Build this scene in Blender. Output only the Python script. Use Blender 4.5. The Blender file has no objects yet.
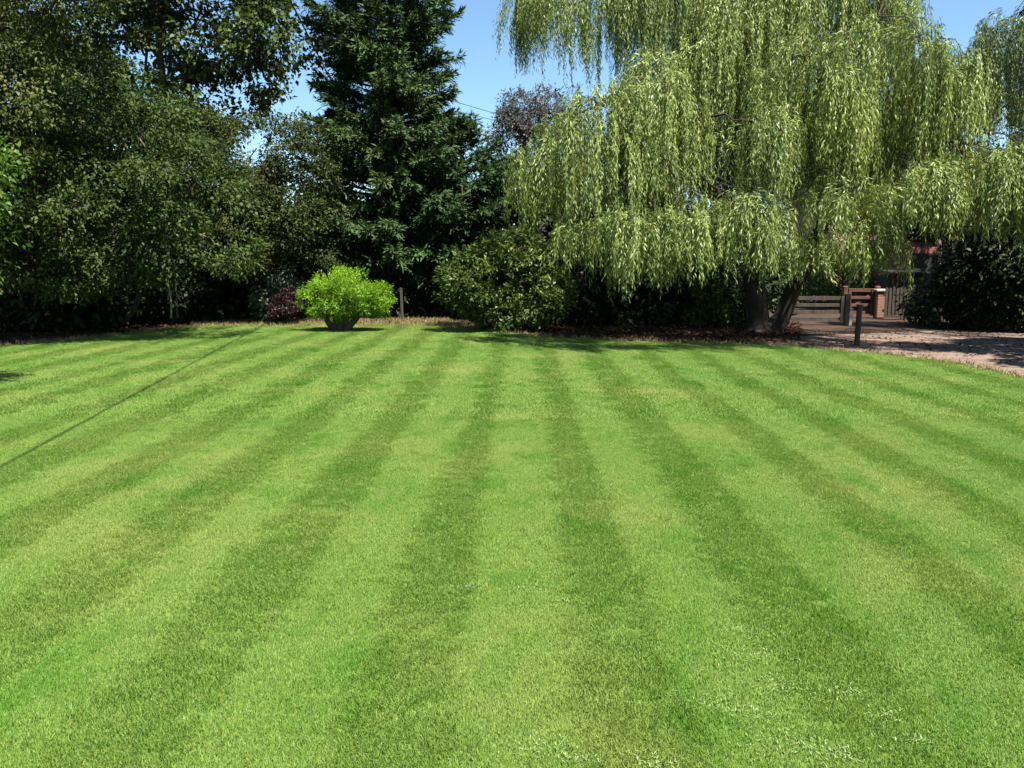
import bpy, math
import numpy as np
from mathutils import Matrix, Vector, Euler

# ------------------------------------------------------------------ camera, sky, sun, exposure
S = bpy.context.scene
R = math.radians
F = 835.0                                   # focal length in pixels of a 1024 px wide frame
CAM_H = 1.6
PITCH = math.atan(122 / F)
YAW = math.atan(12 / F)
cam_d = bpy.data.cameras.new('camera')
cam_d.sensor_width = 36.0
cam_d.lens = F / 1024 * 36.0
cam_d.clip_end = 2000
cam = bpy.data.objects.new('camera', cam_d)
S.collection.objects.link(cam)
cam.location = (0, 0, CAM_H)
cam.rotation_euler = (R(90) - PITCH, 0, YAW)
S.camera = cam

SUN_TRAVEL = Vector((-0.30, 0.38, -1.0)).normalized()
SUN_ELEV = math.asin(-SUN_TRAVEL.z)
SUN_AZ = math.atan2(-SUN_TRAVEL.x, -SUN_TRAVEL.y)     # clockwise from +Y
W = bpy.data.worlds.new('World'); S.world = W; W.use_nodes = True
wn = W.node_tree; wn.nodes.clear()
sky = wn.nodes.new('ShaderNodeTexSky'); sky.sky_type = 'NISHITA'; sky.sun_disc = False
sky.sun_elevation = SUN_ELEV; sky.sun_rotation = SUN_AZ
sky.air_density = 1.0; sky.dust_density = 0.3; sky.ozone_density = 2.0
bg = wn.nodes.new('ShaderNodeBackground'); bg.inputs['Strength'].default_value = 0.056
wo = wn.nodes.new('ShaderNodeOutputWorld')
tint = wn.nodes.new('ShaderNodeMix'); tint.data_type = 'RGBA'; tint.blend_type = 'MULTIPLY'; tint.inputs[0].default_value = 1.0
tint.inputs[7].default_value = (.85, .99, 1.03, 1)          # clearer, bluer summer air
wn.links.new(sky.outputs[0], tint.inputs[6]); wn.links.new(tint.outputs[2], bg.inputs[0]); wn.links.new(bg.outputs[0], wo.inputs[0])

sun_d = bpy.data.lights.new('sun', 'SUN'); sun_d.energy = 5.0; sun_d.angle = R(0.53)
sun_d.color = (1.0, 0.95, 0.86)
sun = bpy.data.objects.new('sun', sun_d); S.collection.objects.link(sun)
sun.rotation_euler = SUN_TRAVEL.to_track_quat('-Z', 'Y').to_euler()
sun.location = (10, -12, 30)

S.view_settings.view_transform = 'Standard'
S.view_settings.look = 'None'
S.view_settings.exposure = 1.82
S.view_settings.gamma = 1.0
S.view_settings.use_curve_mapping = False
S.render.engine = 'CYCLES'
S.cycles.max_bounces = 6
S.cycles.transparent_max_bounces = 4

# ------------------------------------------------------------------ helpers
COL = S.collection
CM = Euler(cam.rotation_euler).to_matrix()
CO = Vector(cam.location)
def ray(u, v): return CM @ Vector(((u - 512) / F, (384 - v) / F, -1.0))
def at(u, v, Y):
    d = ray(u, v); return CO + d * (Y / d.y)
def ground(u, v):
    d = ray(u, v); return CO + d * (-CO.z / d.z)
def rng(s): return np.random.default_rng(s)
def nrm(a): return a / np.maximum(np.linalg.norm(a, axis=-1, keepdims=True), 1e-9)
def unit(r, n): return nrm(r.normal(size=(n, 3)))
class Noise:                                   # smooth pseudo noise from random sines, about -1..1
    def __init__(s, seed, freq, n=7):
        r = rng(seed); s.k = unit(r, n) * (freq * r.uniform(.6, 1.6, (n, 1)) * 6.283); s.p = r.uniform(0, 6.28, n)
    def __call__(s, P): return np.sin(P @ s.k.T + s.p).sum(-1) / (len(s.p) ** .5) / 1.2

def tag(o, label=None, cat=None, group=None, kind=None):
    if label: o['label'] = label
    if cat: o['category'] = cat
    if group: o['group'] = group
    if kind: o['kind'] = kind
    return o
def empty(name, loc):
    o = bpy.data.objects.new(name, None); o.location = loc; o.empty_display_size = .2
    COL.objects.link(o); return o
def link(name, me, mat, parent=None):
    o = bpy.data.objects.new(name, me)
    if mat: me.materials.append(mat)
    COL.objects.link(o)
    if parent is not None:
        o.parent = parent; o.matrix_parent_inverse = Matrix.Translation(-Vector(parent.location))
    return o
TRI = [0]
def mesh_np(name, V, Fc, tint=None, smooth=False):
    me = bpy.data.meshes.new(name)
    n, k = Fc.shape
    me.vertices.add(len(V)); me.vertices.foreach_set('co', V.astype(np.float32).ravel())
    me.loops.add(n * k); me.loops.foreach_set('vertex_index', Fc.astype(np.int32).ravel())
    me.polygons.add(n); me.polygons.foreach_set('loop_start', np.arange(0, n * k, k, dtype=np.int32))
    if smooth: me.polygons.foreach_set('use_smooth', np.ones(n, dtype=bool))
    if tint is not None:
        a = me.attributes.new('tint', 'FLOAT', 'POINT'); a.data.foreach_set('value', tint.astype(np.float32))
    me.update(); me.validate()
    TRI[0] += n * (k - 2)
    return me
def leaf_mesh(name, P, D, N, L, Wd, tint, fold=.18, wide=.42):
    """one folded diamond per leaf: base P, axis D, face normal N"""
    D = nrm(D); Sd = nrm(np.cross(D, N)); Nn = np.cross(Sd, D)
    L = L[:, None]; Wd = Wd[:, None]
    mid = P + D * L * wide
    V = np.stack([P, mid + Sd * Wd * .5 + Nn * Wd * fold, P + D * L - Nn * L * .10, mid - Sd * Wd * .5 + Nn * Wd * fold], 1).reshape(-1, 3)
    n = len(P)
    Fc = np.arange(4 * n).reshape(n, 4)
    return mesh_np(name, V, Fc, np.repeat(tint, 4))
class Tubes:
    def __init__(s): s.V = []; s.F = []; s.n = 0
    def add(s, pts, rad, sides=6):
        P = np.asarray(pts, float); m = len(P); rad = np.broadcast_to(np.asarray(rad, float), (m,))
        T = nrm(np.gradient(P, axis=0)); ref = np.array([.31, .2, .93]) if abs(T[0, 2]) < .9 else np.array([1., .1, 0])
        A = nrm(np.cross(T, ref)); B = np.cross(T, A)
        th = np.arange(sides) / sides * 6.28318
        V = P[:, None] + rad[:, None, None] * (np.cos(th)[None, :, None] * A[:, None] + np.sin(th)[None, :, None] * B[:, None])
        i = np.arange(m - 1)[:, None] * sides; j = np.arange(sides)[None]; j2 = (j + 1) % sides
        Fq = np.stack([i + j, i + j2, i + sides + j2, i + sides + j], -1).reshape(-1, 4) + s.n
        s.V.append(V.reshape(-1, 3)); s.F.append(Fq); s.n += m * sides
    def build(s, name, mat, parent=None):
        return link(name, mesh_np(name, np.concatenate(s.V), np.concatenate(s.F), smooth=True), mat, parent)
def curve_pts(a, b, n, r, wob=.08, arch=0.0):
    a = np.array(a, float); b = np.array(b, float); t = np.linspace(0, 1, n)[:, None]
    L = np.linalg.norm(b - a); P = a + (b - a) * t
    w = np.cumsum(r.normal(size=(n, 3)) * wob * L / n ** .5, 0); w -= w[:1]; w = w - t * w[-1:]
    P = P + w; P[:, 2] += arch * L * np.sin(np.pi * t[:, 0]); return P

class MB:                                        # boxes gathered into one mesh
    def __init__(s): s.v = []; s.f = []
    def box(s, c, size, rz=0, rx=0, ry=0):
        m = Matrix.Translation(c) @ Euler((rx, ry, rz)).to_matrix().to_4x4(); h = Vector(size) / 2; b = len(s.v)
        e = min(size) * .12                      # small chamfer: 24 vertices
        ids = {}
        for ax in range(3):
            for sg in (-1, 1):
                q = []
                for a_, b_ in ((-1, -1), (1, -1), (1, 1), (-1, 1)):
                    p = [0, 0, 0]; o = [i for i in range(3) if i != ax]
                    p[ax] = sg * h[ax]; p[o[0]] = a_ * (h[o[0]] - e); p[o[1]] = b_ * (h[o[1]] - e)
                    ids[(ax, sg, a_, b_)] = len(s.v); q.append(len(s.v)); s.v.append(m @ Vector(p))
                flip = (sg > 0) == (ax == 1)
                s.f.append(q[::-1] if flip else q)
        def vid(ax, sg):                         # vertex on face ax nearest the corner sg
            o = [i for i in range(3) if i != ax]; return ids[(ax, sg[ax], sg[o[0]], sg[o[1]])]
        for ax in range(3):
            o = [i for i in range(3) if i != ax]
            for s0 in (-1, 1):
                for s1 in (-1, 1):
                    c0 = [0, 0, 0]; c1 = [0, 0, 0]; c0[o[0]] = c1[o[0]] = s0; c0[o[1]] = c1[o[1]] = s1; c0[ax] = -1; c1[ax] = 1
                    s.f.append([vid(o[0], c0), vid(o[0], c1), vid(o[1], c1), vid(o[1], c0)])
        for sx in (-1, 1):
            for sy in (-1, 1):
                for sz in (-1, 1): s.f.append([vid(0, (sx, sy, sz)), vid(1, (sx, sy, sz)), vid(2, (sx, sy, sz))])
        return s
    def poly(s, pts, faces):
        b = len(s.v); s.v += [Vector(p) for p in pts]; s.f += [[i + b for i in f] for f in faces]; return s
    def build(s, name, mat, parent=None):
        import bmesh
        me = bpy.data.meshes.new(name); me.from_pydata([tuple(v) for v in s.v], [], s.f)
        bm = bmesh.new(); bm.from_mesh(me); bmesh.ops.recalc_face_normals(bm, faces=bm.faces); bm.to_mesh(me); bm.free()
        TRI[0] += sum(len(f) - 2 for f in s.f); me.update(); return link(name, me, mat, parent)

# ------------------------------------------------------------------ materials
def new_mat(name):
    m = bpy.data.materials.new(name); m.use_nodes = True; t = m.node_tree; t.nodes.clear(); return m, t
def nd(t, kind, **kw):
    n = t.nodes.new(kind)
    for k, v in kw.items():
        if k in n.inputs: n.inputs[k].default_value = v
        else: setattr(n, k, v)
    return n
def mixc(t, fac, a, b, blend='MIX'):
    m = t.nodes.new('ShaderNodeMix'); m.data_type = 'RGBA'; m.blend_type = blend
    for sock, val in ((m.inputs[0], fac), (m.inputs[6], a), (m.inputs[7], b)):
        if hasattr(val, 'is_linked') or hasattr(val, 'links'): t.links.new(val, sock)
        elif isinstance(val, (int, float)): sock.default_value = val
        else: sock.default_value = (*val, 1)
    return m.outputs[2]
def noise(t, scale, detail=4, rough=.6, vec=None, stretch=None):
    n = nd(t, 'ShaderNodeTexNoise', Scale=scale, Detail=detail, Roughness=rough)
    g = t.nodes.new('ShaderNodeNewGeometry'); v = g.outputs['Position']
    if stretch:
        mp = t.nodes.new('ShaderNodeMapping'); mp.inputs['Scale'].default_value = stretch; t.links.new(v, mp.inputs[0]); v = mp.outputs[0]
    t.links.new(v, n.inputs['Vector']); return n.outputs['Fac']
def ramp(t, fac, lo, hi, a=0.0, b=1.0):
    r = t.nodes.new('ShaderNodeMapRange'); t.links.new(fac, r.inputs[0])
    r.inputs[1].default_value = lo; r.inputs[2].default_value = hi; r.inputs[3].default_value = a; r.inputs[4].default_value = b
    return r.outputs[0]
def leaf_mat(name, dark, light, odd=None, trans=.3, rough=.5, spec=.35, big=.5):
    m, t = new_mat(name)
    at_ = nd(t, 'ShaderNodeAttribute', attribute_name='tint')
    c = mixc(t, at_.outputs['Fac'], dark, light)
    if odd: c = mixc(t, ramp(t, noise(t, big, 3), .5, .75, 0, .75), c, odd)
    p = nd(t, 'ShaderNodeBsdfPrincipled', Roughness=rough); p.inputs['Specular IOR Level'].default_value = spec
    tr = nd(t, 'ShaderNodeBsdfTranslucent'); mx = nd(t, 'ShaderNodeMixShader'); mx.inputs[0].default_value = trans
    o = nd(t, 'ShaderNodeOutputMaterial')
    t.links.new(c, p.inputs['Base Color'])
    t.links.new(mixc(t, .5, c, (1.0, 1.0, .45), 'MULTIPLY'), tr.inputs['Color'])
    t.links.new(p.outputs[0], mx.inputs[1]); t.links.new(tr.outputs[0], mx.inputs[2]); t.links.new(mx.outputs[0], o.inputs[0])
    return m
def rough_mat(name, a, b, scale=6, rough=.9, bump=.3, stretch=None, third=None, spec=.2):
    m, t = new_mat(name)
    n1 = noise(t, scale, 6, .65, stretch=stretch)
    c = mixc(t, ramp(t, n1, .3, .7), a, b)
    if third: c = mixc(t, ramp(t, noise(t, scale * .23, 4), .48, .66), c, third)
    p = nd(t, 'ShaderNodeBsdfPrincipled', Roughness=rough); p.inputs['Specular IOR Level'].default_value = spec
    bp = nd(t, 'ShaderNodeBump', Strength=bump, Distance=.02); t.links.new(n1, bp.inputs['Height']); t.links.new(bp.outputs[0], p.inputs['Normal'])
    o = nd(t, 'ShaderNodeOutputMaterial'); t.links.new(c, p.inputs['Base Color']); t.links.new(p.outputs[0], o.inputs[0]); return m
def brick_mat(name, a, b, mortar):
    m, t = new_mat(name)
    tc = t.nodes.new('ShaderNodeTexCoord'); mp = t.nodes.new('ShaderNodeMapping'); mp.inputs['Rotation'].default_value = (R(90), 0, 0)
    t.links.new(tc.outputs['Object'], mp.inputs[0])
    bt = nd(t, 'ShaderNodeTexBrick', Scale=1.0); bt.inputs['Brick Width'].default_value = .225; bt.inputs['Row Height'].default_value = .075
    bt.inputs['Mortar Size'].default_value = .008; t.links.new(mp.outputs[0], bt.inputs['Vector'])
    bt.inputs['Color1'].default_value = (*a, 1); bt.inputs['Color2'].default_value = (*b, 1); bt.inputs['Mortar'].default_value = (*mortar, 1)
    c = mixc(t, ramp(t, noise(t, 1.3, 5), .3, .7, 0, .5), bt.outputs['Color'], tuple(x * .6 for x in a))
    p = nd(t, 'ShaderNodeBsdfPrincipled', Roughness=.9); bp = nd(t, 'ShaderNodeBump', Strength=.5, Distance=.01); bp.invert = True
    t.links.new(bt.outputs['Fac'], bp.inputs['Height']); t.links.new(bp.outputs[0], p.inputs['Normal'])
    o = nd(t, 'ShaderNodeOutputMaterial'); t.links.new(c, p.inputs['Base Color']); t.links.new(p.outputs[0], o.inputs[0]); return m

M_bark = rough_mat('bark', (.035, .028, .02), (.10, .08, .06), 9, .95, .8, (1, 1, .25))
M_bark_pale = rough_mat('pale_bark', (.14, .12, .09), (.28, .25, .2), 14, .9, .6, (1, 1, .3))
M_willow_bark = rough_mat('willow_bark', (.012, .010, .008), (.045, .035, .026), 8, .95, 1.0, (1, 1, .2))
M_willow_twig = rough_mat('willow_twig', (.12, .11, .03), (.2, .17, .06), 10, .8, .2)
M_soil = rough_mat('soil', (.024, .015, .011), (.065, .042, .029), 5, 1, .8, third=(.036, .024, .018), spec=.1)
M_drive = rough_mat('dirt_drive', (.075, .052, .042), (.20, .145, .115), 4, 1, .8, third=(.12, .085, .065), spec=.1)
M_thatch = rough_mat('lawn_thatch', (.05, .095, .014), (.11, .145, .032), 60, 1, .8, third=(.075, .12, .022), spec=.1)
M_wood = rough_mat('weathered_wood', (.03, .024, .019), (.075, .06, .048), 12, .9, .4, (1, 1, .15))
M_darkwood = rough_mat('dark_stained_wood', (.018, .015, .014), (.04, .034, .03), 12, .8, .3, (1, 1, .15))
M_brick = brick_mat('red_brick', (.21, .055, .045), (.27, .08, .06), (.22, .18, .16))
M_brick_o = brick_mat('orange_brick', (.19, .08, .05), (.24, .11, .07), (.22, .18, .15))
M_white = rough_mat('white_paint', (.74, .74, .73), (.82, .82, .8), 3, .5, .05)
M_stone = rough_mat('coping_stone', (.32, .3, .27), (.42, .39, .35), 6, .9, .3)
M_tile = rough_mat('roof_tile', (.09, .075, .07), (.16, .13, .12), 5, .9, .5)
M_cable = rough_mat('cable_black', (.012, .012, .013), (.02, .02, .02), 5, .5, 0)
def glass_mat():
    m, t = new_mat('window_glass'); p = nd(t, 'ShaderNodeBsdfPrincipled', Roughness=.05); p.inputs['Base Color'].default_value = (.02, .025, .03, 1)
    o = nd(t, 'ShaderNodeOutputMaterial'); t.links.new(p.outputs[0], o.inputs[0]); return m
M_glass = glass_mat()

# ------------------------------------------------------------------ ground, lawn, drive
EDGE_PX = [(-560, 372), (-260, 356), (-90, 348), (0, 346), (70, 340.5), (130, 334), (185, 327.5), (240, 325), (300, 324), (440, 325), (480, 330),
           (560, 338.5), (650, 342.5), (760, 345), (800, 347.5), (860, 353), (920, 358), (960, 364.5), (1024, 378), (1090, 396), (1180, 424), (1420, 520)]
EDGE = [ground(*p) for p in EDGE_PX]
r0 = rng(5)
def densify(pts, step, jit, r):
    out = []
    for a, b in zip(pts[:-1], pts[1:]):
        n = max(1, int((b - a).length / step))
        for i in range(n):
            p = a.lerp(b, i / n); out.append((p.x + r.normal() * jit, p.y + r.normal() * jit))
    return out
LAWN = [(-14.0, -4.0)] + [(-14.0, EDGE[0].y)] + densify(EDGE, .25, .035, r0) + [(EDGE[-1].x, EDGE[-1].y), (EDGE[-1].x, -4.0)]
LAWN = np.array(LAWN)
def in_poly(P, poly):
    x, y = P[:, 0], P[:, 1]; ins = np.zeros(len(P), bool); q = np.roll(poly, 1, 0)
    for (x1, y1), (x2, y2) in zip(poly, q):
        c = (y1 > y) != (y2 > y)
        if c.any():
            xi = (x2 - x1) * (y - y1) / (y2 - y1 + 1e-12) + x1; ins ^= c & (x < xi)
    return ins
def flat(name, poly, z, mat):
    import bmesh
    bm = bmesh.new(); bm.faces.new([bm.verts.new((x, y, z)) for x, y in poly]); bmesh.ops.triangulate(bm, faces=bm.faces[:])
    bmesh.ops.recalc_face_normals(bm, faces=bm.faces)
    if sum(f.normal.z for f in bm.faces) < 0: bmesh.ops.reverse_faces(bm, faces=bm.faces[:])
    me = bpy.data.meshes.new(name); bm.to_mesh(me); bm.free(); return link(name, me, mat)
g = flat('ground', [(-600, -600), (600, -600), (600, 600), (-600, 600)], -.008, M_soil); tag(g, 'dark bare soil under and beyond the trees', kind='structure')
lawn = flat('lawn', [tuple(p) for p in LAWN], 0.0, M_thatch); tag(lawn, 'mown lawn with light and dark green stripes', kind='structure')
dr = [ground(760, 338), ground(800, 336), ground(900, 331.5), ground(1024, 329), ground(1250, 329), ground(1500, 380)]
drv = [(p.x, p.y) for p in dr] + [(p.x + .15, p.y - .15) for p in [EDGE[i] for i in range(20, 12, -1)]]
r1 = rng(6)
drive = flat('dirt_drive', drv, -.004, M_drive); tag(drive, 'bare pinkish dirt drive skirting the right edge of the lawn', kind='structure')

# grass: instanced tufts of real blades, leaning with or against the mower's pass
def blade_mesh(name, n, radius, r, wid, h0, h1):
    a = r.uniform(0, 6.283, n); q = radius * np.sqrt(r.uniform(0, 1, n))
    P = np.stack([q * np.cos(a), q * np.sin(a), np.zeros(n)], 1)
    az = math.pi / 2 + r.normal(0, .95, n); opp = r.uniform(size=n) < .19; az[opp] += math.pi; loose = r.uniform(size=n) < .14; az[loose] = r.uniform(0, 6.283, loose.sum())
    lean = np.clip(r.normal(R(45), R(17), n), R(3), R(82)); lean[loose] *= .6
    h = r.uniform(h0, h1, n); w = wid * r.uniform(.7, 1.3, n)
    D = np.stack([np.cos(az) * np.sin(lean), np.sin(az) * np.sin(lean), np.cos(lean)], 1)
    D0 = nrm(D * [.55, .55, 1.0]); tw = r.normal(0, .7, n)
    Sd = np.stack([-np.sin(az + tw), np.cos(az + tw), np.zeros(n)], 1)
    m = P + D0 * (h * .5)[:, None]; tip = m + D * (h * .55)[:, None]
    V = np.stack([P - Sd * w[:, None] / 2, P + Sd * w[:, None] / 2, m + Sd * w[:, None] * .42, m - Sd * w[:, None] * .42, tip - Sd * w[:, None] * .08, tip + Sd * w[:, None] * .08], 1).reshape(-1, 3)
    b = np.arange(n)[:, None] * 6
    Fc = np.concatenate([b + [0, 1, 2, 3], b + [3, 2, 5, 4]])
    return mesh_np(name, V, Fc, np.repeat(np.clip(r.normal(.5, .33, n), 0, 1), 6))

def grass_mat():
    m, t = new_mat('grass')
    at_ = nd(t, 'ShaderNodeAttribute', attribute_name='tint')
    c = mixc(t, at_.outputs['Fac'], (.062, .168, .016), (.22, .295, .06))
    c = mixc(t, ramp(t, noise(t, .55, 4, .6), .45, .68, 0, .6), c, (.26, .285, .075))       # drier, yellower areas
    c = mixc(t, ramp(t, noise(t, 2.3, 4, .65, stretch=(1, .5, 1)), .5, .68, 0, .75), c, (.07, .185, .012))    # lusher patches
    c = mixc(t, ramp(t, noise(t, 3.4, 4, .7, stretch=(1.1, .7, 1)), .60, .80, 0, .5), c, (.27, .28, .09))   # straw
    p = nd(t, 'ShaderNodeBsdfPrincipled', Roughness=.55); p.inputs['Specular IOR Level'].default_value = .28
    tr = nd(t, 'ShaderNodeBsdfTranslucent'); mx = nd(t, 'ShaderNodeMixShader'); mx.inputs[0].default_value = .38
    o = nd(t, 'ShaderNodeOutputMaterial'); t.links.new(c, p.inputs['Base Color']); t.links.new(mixc(t, 1.0, c, (.76, 1.0, .52), 'MULTIPLY'), tr.inputs['Color'])
    t.links.new(p.outputs[0], mx.inputs[1]); t.links.new(tr.outputs[0], mx.inputs[2]); t.links.new(mx.outputs[0], o.inputs[0]); return m
M_grass = grass_mat()

# mower passes 0.86 m apart: each starts crisp and light on its left edge and darkens to the right
n_w = Noise(21, .25); n_w2 = Noise(22, 2.0); n_ph = Noise(23, .12)
def stripe_away(P):
    xs = P[:, 0] + n_w(P * [1, .35, 0]) * .018 + n_w2(P * [1, 1, 0]) * .010
    ph = (xs + .27) / .86; k = np.floor(ph).astype(int); f = ph - k
    rr = rng(24).uniform(.46, .66, 200)[np.clip(k + 100, 0, 199)] + .06 * n_ph(P)
    a = np.clip((rr + .07 - f) / .14, 0, 1)
    return .04 + .93 * a

def instancer(name, P, rot, scl, idx, protos, mat):
    c = bpy.data.collections.new(name + '_tufts')
    for i, me in enumerate(protos):
        me.materials.append(mat); o = bpy.data.objects.new('%s_tuft_%02d' % (name, i), me); c.objects.link(o)
    me = bpy.data.meshes.new(name); me.vertices.add(len(P)); me.vertices.foreach_set('co', P.astype(np.float32).ravel())
    a = me.attributes.new('rot', 'FLOAT_VECTOR', 'POINT'); a.data.foreach_set('vector', rot.astype(np.float32).ravel())
    a = me.attributes.new('scl', 'FLOAT', 'POINT'); a.data.foreach_set('value', scl.astype(np.float32))
    a = me.attributes.new('idx', 'INT', 'POINT'); a.data.foreach_set('value', idx.astype(np.int32))
    o = link(name, me, mat)
    gt = bpy.data.node_groups.new(name + '_nodes', 'GeometryNodeTree')
    gt.interface.new_socket('Geometry', in_out='INPUT', socket_type='NodeSocketGeometry')
    gt.interface.new_socket('Geometry', in_out='OUTPUT', socket_type='NodeSocketGeometry')
    gi = gt.nodes.new('NodeGroupInput'); go = gt.nodes.new('NodeGroupOutput')
    ci = gt.nodes.new('GeometryNodeCollectionInfo'); ci.inputs['Collection'].default_value = c
    ci.inputs['Separate Children'].default_value = True; ci.inputs['Reset Children'].default_value = True
    ip = gt.nodes.new('GeometryNodeInstanceOnPoints'); ip.inputs['Pick Instance'].default_value = True
    def attr(nm, typ):
        n = gt.nodes.new('GeometryNodeInputNamedAttribute'); n.data_type = typ; n.inputs['Name'].default_value = nm; return n.outputs['Attribute']
    gt.links.new(gi.outputs[0], ip.inputs['Points']); gt.links.new(ci.outputs[0], ip.inputs['Instance'])
    gt.links.new(attr('idx', 'INT'), ip.inputs['Instance Index'])
    gt.links.new(attr('rot', 'FLOAT_VECTOR'), ip.inputs['Rotation']); gt.links.new(attr('scl', 'FLOAT'), ip.inputs['Scale'])
    gt.links.new(ip.outputs[0], go.inputs[0])
    md = o.modifiers.new('tufts', 'NODES'); md.node_group = gt
    return o
rg = rng(31)
def jgrid(x0, x1, y0, y1, s, r):
    X, Y = np.meshgrid(np.arange(x0, x1, s), np.arange(y0, y1, s)); P = np.stack([X.ravel(), Y.ravel(), np.zeros(X.size)], 1)
    P[:, :2] += r.uniform(-.5, .5, (len(P), 2)) * s; return P
near = jgrid(-8.5, 8.5, 1.6, 8.5, .05, rg); near = near[np.abs(near[:, 0]) < .72 * near[:, 1] + 1.2]
far = jgrid(-14, 14, 8.45, 22, .11, rg); far = far[np.abs(far[:, 0]) < .72 * far[:, 1] + 1.5]
protos_n = [blade_mesh('grass_blades', 190, .048, rg, .0026, .010, .018) for _ in range(8)]
protos_f = [blade_mesh('grass_blades', 280, .095, rg, .0048, .015, .028) for _ in range(6)]
n_h = Noise(33, .9)
for nm, P, pr, sc in (('lawn_grass', near, protos_n, 1.0), ('lawn_grass', far, protos_f, 1.0)):
    P = P[in_poly(P, LAWN)]; n = len(P)
    away = stripe_away(P + np.c_[rg.normal(0, .008, (n, 2)), np.zeros(n)]) + .08 * n_h(P * [.6, .4, 0])
    rot = np.zeros((n, 3)); rot[:, 2] = np.where(rg.uniform(size=n) < away, 0.0, math.pi) + rg.normal(0, .35, n)
    o = instancer(nm, P, rot, sc * rg.uniform(.9, 1.2, n) * (1 + .08 * n_h(P)), rg.integers(0, len(pr), n), pr, M_grass)
    tag(o, 'close-mown green grass blades of the nearer lawn' if P[:, 1].max() < 9 else 'close-mown green grass blades of the farther lawn', 'grass', kind='stuff')

# ------------------------------------------------------------------ vegetation generators
def clump_leaves(r, centers, radii, outward, n_per, leaf, droop=.35, face_up=.7, spread=1.0, spray=5, spray_len=.25, tint_sd=.22, flat=.75):
    """twigs on the shell of each clump, leaves along the twigs"""
    nC = len(centers); nS = max(1, n_per // spray)
    ci = np.repeat(np.arange(nC), nS); d = unit(r, nC * nS) + outward[ci] * spread * .8; d[:, 2] *= .9; d = nrm(d)
    rad = radii[ci] * r.uniform(.35, 1.0, len(ci)) ** .6
    base = centers[ci] + d * rad[:, None] * [1, 1, flat]
    td = nrm(d + outward[ci] * .5 + r.normal(size=(len(ci), 3)) * .55 + np.array([0, 0, -droop]))
    ct = np.clip(r.normal(.5, .2, nC), 0, 1)[ci]
    k = np.tile(np.arange(spray), len(ci)); si = np.repeat(np.arange(len(ci)), spray)
    t = (k + r.uniform(0, 1, len(si))) / spray
    P = base[si] + td[si] * (t * spray_len * r.uniform(.7, 1.3, len(si)))[:, None] + np.array([0, 0, -1.0]) * (t ** 2 * spray_len * droop * .5)[:, None]
    P += r.normal(size=P.shape) * leaf[0] * .25
    D = nrm(td[si] + r.normal(size=P.shape) * .6 + np.array([0, 0, -droop * .6]))
    N = nrm((np.array([0, 0, face_up]) + d * .5 + r.normal(size=d.shape) * .4)[si] + r.normal(size=P.shape) * .2)
    L = leaf[0] * r.uniform(.5, 1.4, len(P)); Wd = L * leaf[1] * r.uniform(.8, 1.2, len(P))
    tint = np.clip(ct[si] + r.normal(0, tint_sd, len(P)), 0, 1)
    return P, D, N, L, Wd, tint

def lobes_to_clumps(r, lobes, n_clump, rad=(.3, .6), shell=(.55, 1.0), seed=1, gap=-.35, freq=.45):
    """clump centres through the shells of ellipsoid lobes (centre, radii), thinned by noise so gaps remain"""
    nz = Noise(seed, freq); w = np.array([(l[1][0] * l[1][1] + l[1][0] * l[1][2]) for l in lobes]); w = w / w.sum()
    C, O, Rr = [], [], []
    for l, wi in zip(lobes, w):
        m = int(n_clump * wi * 1.2) + 3
        d = unit(r, m); q = r.uniform(shell[0] ** 3, shell[1] ** 3, m) ** (1 / 3)
        p = np.array(l[0]) + d * q[:, None] * np.array(l[1])
        keep = nz(p) + r.normal(0, .25, m) > gap
        C.append(p[keep]); O.append(nrm(d[keep] / np.array(l[1]))); Rr.append(r.uniform(rad[0], rad[1], keep.sum()))
    return np.concatenate(C), np.concatenate(Rr), np.concatenate(O)

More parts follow.
